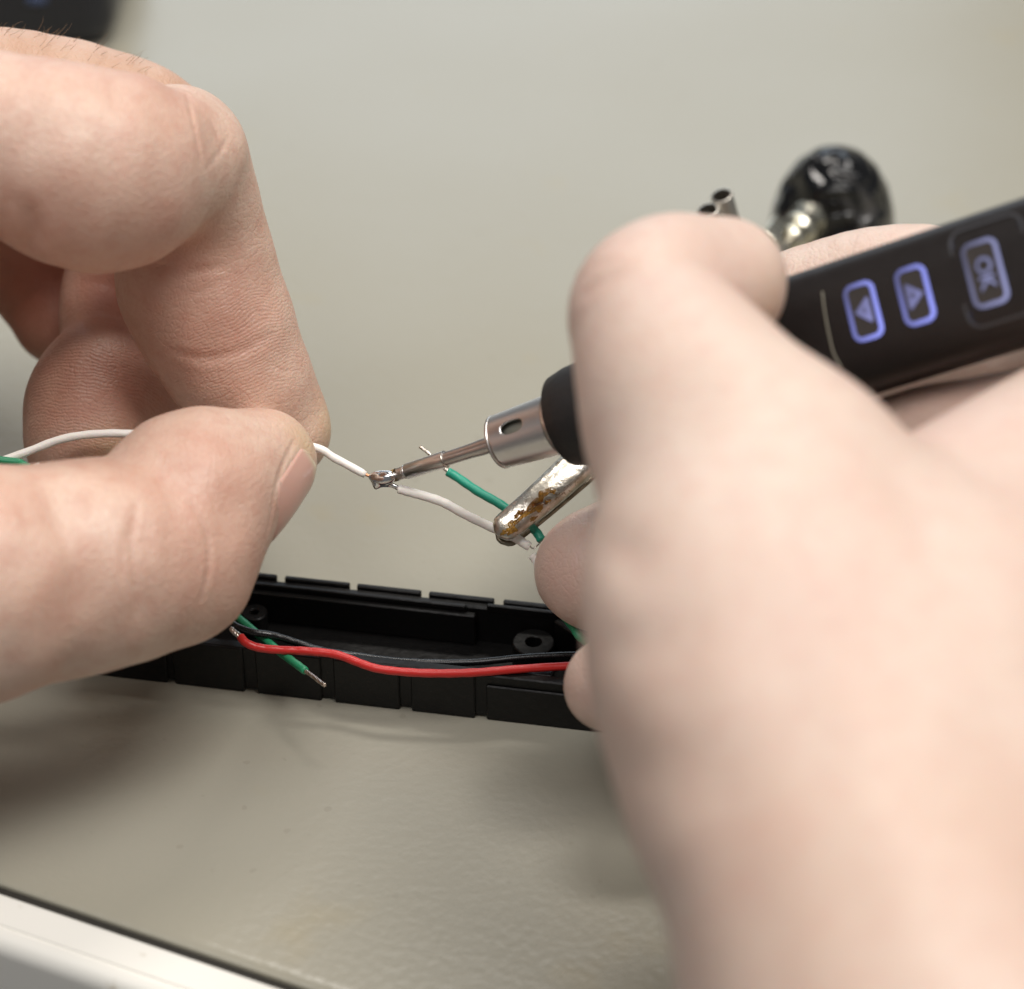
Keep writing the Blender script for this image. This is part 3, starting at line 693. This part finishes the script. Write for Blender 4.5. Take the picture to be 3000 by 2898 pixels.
fq = obj('film', fv, [(0, 1, 4, 5), (1, 2, 3, 4)], m_film, fo); fq.modifiers.new('thickness', 'SOLIDIFY').thickness = 0.0001

# solder joint: a molten blob drawn along the wire
JB = [limb([(1083, 1394.72, 350, 4), (1096, 1400, 350, 10.4), (1112, 1403.52, 349.8, 16.8), (1130, 1401.76, 349.4, 16.8), (1146, 1396.48, 349.2, 15.2)], 0.3, 0.3),
      limb([(1090, 1391.2, 349.6, 4.8), (1110, 1387.68, 349.4, 7.2), (1136, 1387.68, 349.2, 7.2)], 0.2, 0.3),
      limb([(1096, 1402.64, 350, 7.2), (1104, 1417.6, 350, 11.2), (1103, 1424.64, 350, 7.2), (1101, 1429.04, 350, 3.2)], 0.2, 0.35),
      limb([(1104, 1417.6, 350, 9.6), (1125, 1417.6, 350, 9.6), (1148, 1421.12, 350, 6.4), (1168, 1429.04, 350, 4)], 0.2, 0.35)]
V, Q = surface_nets(JB, 0.07)
jt = tag(obj('solder_joint', V, Q, m_solder), 'shiny blob of molten solder at the iron tip joining two white wires', 'solder joint')

# ------------------------------------------------------------------ helping hand: clip, arm, ball joint, base
hh = thing('helping_hand', 'helping hand stand with crocodile clip holding wires and black enamelled foot', 'soldering stand', PZ(2430, 745, 0))
def jaw(p0, p1, p2, width, drop, name, mat, up, lo_r=0.35):
    """curved jaw of folded sheet: a U-shaped channel swept from the tip p0 over p1 to p2"""
    path = spline([p0, p1, p2], 14); n = len(path); V_, F_ = [], []; m = 15
    for i, p in enumerate(path):
        tn = unit(path[min(i+1, n-1)]-path[max(i-1, 0)]); sd = unit(np.cross(tn, up)); u_ = np.cross(sd, tn)
        f = i/(n-1); nose = min(1.0, math.sqrt(max(0.0, 1-(1-min(1, f*n/3.0))**2))) if f*n < 3 else 1.0
        wd = width*(0.82+0.25*f)*max(0.25, nose)
        for k in range(m):
            a = math.pi*(k/(m-1)); x_ = -math.cos(a); y_ = math.sin(a)**0.6
            V_.append(p+sd*x_*wd*0.5+u_*(y_*drop*(0.6+0.4*f)*max(0.35, nose)-drop*0.5))
    for i in range(n-1):
        for k in range(m-1): F_.append((i*m+k, i*m+k+1, (i+1)*m+k+1, (i+1)*m+k))
    F_.append(tuple(range(m)))
    o = fix_normals(obj(name, V_, F_, mat, hh)); s_ = o.modifiers.new('thickness', 'SOLIDIFY'); s_.thickness = 0.0006; s_.offset = -1
    return o
t = NT(m_jaw); bc = t.b.inputs['Base Color'].links[0].from_socket
sp1 = t.math('MULTIPLY', t.ramp(t.noise(1700, 3, 0.6), [(0.56, (0, 0, 0)), (0.66, (1, 1, 1))]), t.ramp(t.noise(260, 2), [(0.4, (0, 0, 0)), (0.6, (1, 1, 1))]))
t.set('Base Color', t.mix(t.math('MULTIPLY', sp1, 0.85), bc, (0.16, 0.085, 0.025)))
toCam = -FW
upj = unit(toCam*0.86+UP*0.38+RT*0.13)
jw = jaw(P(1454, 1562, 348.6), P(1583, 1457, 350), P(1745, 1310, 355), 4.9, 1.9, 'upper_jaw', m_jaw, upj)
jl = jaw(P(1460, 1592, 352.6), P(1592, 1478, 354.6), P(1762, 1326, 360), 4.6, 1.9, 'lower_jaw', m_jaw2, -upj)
m_amber = nmat('amber_flux', (0.28, 0.11, 0.012), 0.16); t = NT(m_amber); t.set('Base Color', t.mix(t.ramp(t.noise(420, 4, 0.7), [(0.4, (0, 0, 0)), (0.6, (1, 1, 1))]), (0.22, 0.07, 0.006), (0.75, 0.42, 0.07))); t.b.inputs['Transmission Weight'].default_value = 0.65; t.set('Normal', t.bump(t.noise(700, 3), 0.0004, 0.6))
bvhJ = BVHTree.FromPolygons([list(np.array(jw.matrix_basis @ v.co)/MM+np.array(hh['o_mm'])) for v in jw.data.vertices], [list(p.vertices) for p in jw.data.polygons])
gs = []
def residue(cx_, cy_, la, lb, seed):
    rs = np.random.RandomState(seed); ph = rs.uniform(0, 6.28, 6); vs, fs = [], []; R_, M_ = 8, 36
    d1 = np.array([0.75, -0.66]); d2 = np.array([0.66, 0.75])
    for a in range(R_+1):
        for z_ in range(M_):
            an = 2*math.pi*z_/M_; jit = 1+0.22*math.sin(2*an+ph[0])+0.2*math.sin(3*an+ph[1])+0.16*math.sin(5*an+ph[2])+0.12*math.sin(9*an+ph[3])
            f_ = a/R_; q = np.array([cx_, cy_])+(d1*math.cos(an)*la+d2*math.sin(an)*lb)*f_*jit
            p_ = cast(bvhJ, *q)
            if p_ is None: return
            vs.append(p_+upj*((0.13+0.05*math.sin(3*an+ph[4]+6*f_))*(1-f_**4)-0.06*(f_ == 1)))
    for a in range(R_):
        for z_ in range(M_): fs.append((a*M_+z_, a*M_+(z_+1) % M_, (a+1)*M_+(z_+1) % M_, (a+1)*M_+z_))
    gs.append((np.array(vs), fs))
residue(1548, 1496, 46, 12, 1); residue(1478, 1560, 12, 9, 7); residue(1562, 1520, 13, 6, 8); residue(1512, 1528, 9, 7, 9); residue(1604, 1470, 14, 5, 10); residue(1590, 1452, 30, 13, 2); residue(1498, 1548, 22, 16, 3); residue(1573, 1488, 26, 12, 4); residue(1520, 1505, 16, 9, 5); residue(1620, 1440, 10, 7, 6)
print('residue', len(gs))
fx = obj('flux_residue', *merge(*gs), m_amber, hh); fix_normals(fx)
clipdir = unit(P(2110, 600, 392)-P(1770, 1335, 357))
obj('clip_body', *tube_geo(spline([P(1755, 1345, 358), P(1880, 1150, 366), P(2010, 900, 380), P(2060, 780, 386)], 8), np.linspace(3.0, 3.6, 25), 20), m_handle, hh)
for a, b, r_ in (((2160, 740, 401), (2114, 572, 393), 1.75), ((2118, 760, 399), (2074, 616, 391.5), 1.75)):
    ax_ = P(*b)-P(*a); Lh = np.linalg.norm(ax_)
    o = fix_normals(obj('handle', *lathe_geo([(0, r_-0.4), (0, r_), (Lh-0.1, r_), (Lh, r_-0.1), (Lh, r_-0.28), (1.0, r_-0.32), (1.0, 0.05)], P(*a), ax_, 32), m_handle, hh), math.radians(50))
obj('arm', *tube_geo(spline([P(2050, 790, 387), P(2120, 800, 398), P(2230, 780, 412), P(2330, 690, 428)], 8), 1.3, 16), m_handle, hh)
obj('ball_joint', *lathe_geo([(-9, 0.05), (-9, 2.2), (-4.2, 2.2), (-4.0, 1.6), (-3.4, 1.6), (-3.2, 3.0), (0.5, 3.1), (1.2, 2.6), (1.4, 2.0), (4, 2.0), (5, 3.4), (7, 3.4), (7.2, 0.05)], P(2345, 670, 432), P(2400, 610, 446)-P(2345, 670, 432), 40), m_brass, hh)
pl = P(2262, 690, 420); pa_ = unit(P(2290, 645, 424)-pl); _, pn, ps = frame_of(pa_, -FW)
obj('thumb_screw', *box_geo((-1.6, -1.5, -0.7), (5.0, 1.5, 0.7), lambda q: pl+pa_*q[0]+ps*q[1]+pn*q[2], 0.3, 2), m_brass, hh)
base_c = PZ(2425, 800, 0)
prof = [(0, 0.05), (0, 10.9), (1.5, 11.4), (8, 11.3), (13, 10.7), (17.5, 9.4), (21, 7.4), (23.3, 5.0), (24.4, 2.5), (24.6, 0.05)]
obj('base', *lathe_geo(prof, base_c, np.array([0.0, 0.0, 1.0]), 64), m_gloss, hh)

# ------------------------------------------------------------------ black plastic half shell
SA, SB = PZ(740, 2027), PZ(1620, 2128)
sx = unit(SB-SA); sy = np.array([-sx[1], sx[0], 0.0])
if sy[1] < 0: sy = -sy
SM = lambda q: SA+sx*q[0]+sy*q[1]+np.array([0, 0, q[2]])
def on_front(px, py, y=0.0):                        # local x and height of a pixel on the plane y = const
    r = ray(px, py); k_ = np.dot(SA+sy*y-CAM, sy)/np.dot(r, sy); q = CAM+k_*r-SA; return float(np.dot(q, sx)), float(q[2])
def on_z(px, py, z):
    q = PZ(px, py, z)-SA; return float(np.dot(q, sx)), float(np.dot(q, sy))
H = on_front(700, 1893)[1]
Wd = on_z(1000, 1706, H)[1]
print('shell H', H, 'W', Wd, 'ends', on_front(380, 2000), on_front(1700, 2140))
xl, xr = on_front(330, 1980)[0], on_front(1800, 2150)[0]
shell = thing('plastic_shell', 'open black plastic half shell with ribbed sides lying on the table under the wires', 'plastic casing', SM((0, Wd/2, 0)))
parts = [box_geo((xl, 0.5, 0.3), (xr, Wd-0.5, 1.5), SM, 0.2), box_geo((xl, 0.15, 0.35), (xr, 1.7, H-0.4), SM, 0.2), box_geo((xl, Wd-1.8, 0.35), (xr, Wd-0.6, H-0.5), SM, 0.2),
         box_geo((xl-0.1, 0.6, 0.4), (xl+1.2, Wd-0.7, H-0.7), SM, 0.2), box_geo((xr-1.2, 0.6, 0.4), (xr+0.1, Wd-0.7, H-0.7), SM, 0.2)]
fix_normals(obj('tray', *merge(*parts), m_black, shell), math.radians(30))
# inner ledge along the rear wall, stepping down to the right
xs = on_front(1395, 1760, Wd-2)[0]
fix_normals(obj('inner_wall', *merge(box_geo((xl+1.2, Wd-2.9, 1.55), (xs, Wd-1.85, H-1.3), SM, 0.2), box_geo((xl+1.3, Wd-2.2, H-1.2), (xs-1.5, Wd-1.6, H-0.2), SM, 0.15),
    box_geo((xs+1.5, Wd-1.9, H-1.0), (xr-1.3, Wd-1.3, H+0.2), SM, 0.15)), m_black, shell), math.radians(30))
# front grip blocks with gaps, and rear teeth
fedges = [(240, 500), (515, 722), (755, 945), (980, 1172), (1205, 1392), (1425, 1790)]
for a, b in fedges:
    xa, xb = on_front(a, 2010)[0], on_front(b, 2060)[0]
    if a == 1425: fix_normals(obj('grip_block', *box_geo((xa, -0.25, 0.0), (xb, 0.13, H-2.0), SM, 0.18), m_black, shell), math.radians(30)); continue
    fix_normals(obj('grip_block', *box_geo((xa, -0.3, 0.0), (xb, 0.13, H-0.32), SM, 0.18), m_black, shell), math.radians(30))
redges = [(480, 800), (835, 1023), (1055, 1240), (1272, 1460), (1495, 1700)]
for a, b in redges:
    xa, xb = on_z(a, 1690, H)[0], on_z(b, 1715, H)[0]
    fix_normals(obj('rear_block', *box_geo((xa, Wd-0.55, 0.0), (xb, Wd+0.25, H+0.05), SM, 0.18), m_black, shell), math.radians(30))
# screw posts
def post(px, py, ztop, ro, ri, full=True):
    q = on_z(px, py, ztop); c_ = SM((q[0], q[1], 1.5)); hgt = ztop-1.5
    fix_normals(obj('screw_post', *lathe_geo([(0, ro*1.02), (hgt-0.15, ro), (hgt, ro-0.15), (hgt, ri+0.1), (hgt-0.1, ri), (0.4, ri), (0.4, 0.05)], c_, np.array([0, 0, 1.0]), 48), m_black, shell), math.radians(40))
post(1563, 1880, 5.2, RP(64, 343), RP(25, 343))
post(745, 1792, 5.2, RP(40, 345), RP(14, 345))
# slanted end wall and small clip lug at the right
xe = on_z(1650, 1790, 4)[0]
def slant(q): return SM((xe+q[0]*0.78+q[1]*0.62, Wd-2.0-q[0]*0.62+q[1]*0.78, q[2]))
fix_normals(obj('end_wall', *box_geo((0, -0.6, 1.5), (14, 0.6, H-0.8), slant, 0.2), m_black, shell), math.radians(30))
xa, xb = on_front(1500, 2000, 1.2)[0], on_front(1615, 2000, 1.2)[0]
fix_normals(obj('lug', *box_geo((xa, 1.7, 1.5), (xb, 3.4, H-0.6), SM, 0.2), m_black, shell), math.radians(30))

# ------------------------------------------------------------------ dark thing far behind, top left
m_pouch = plastic('dark_case', (0.012, 0.013, 0.018), 0.35)
m_blue = plastic('blue_sheen', (0.05, 0.075, 0.16), 0.4)
pc = PZ(150, 165, 0); cs = thing('case', 'dark out of focus case lying on the table behind the left hand', 'case', pc)
bM = lambda q: pc+np.array([q[0]-30, q[1]+2, q[2]])
obj('shell', *box_geo((-60, 0, 0), (43, 60, 20), bM, 6, 4), m_pouch, cs)
obj('sheen_strip', *box_geo((26, -0.6, 11), (30, 0.8, 13), bM, 0.5, 2), m_blue, cs)  # blue sheen on the case, made as a coloured bar
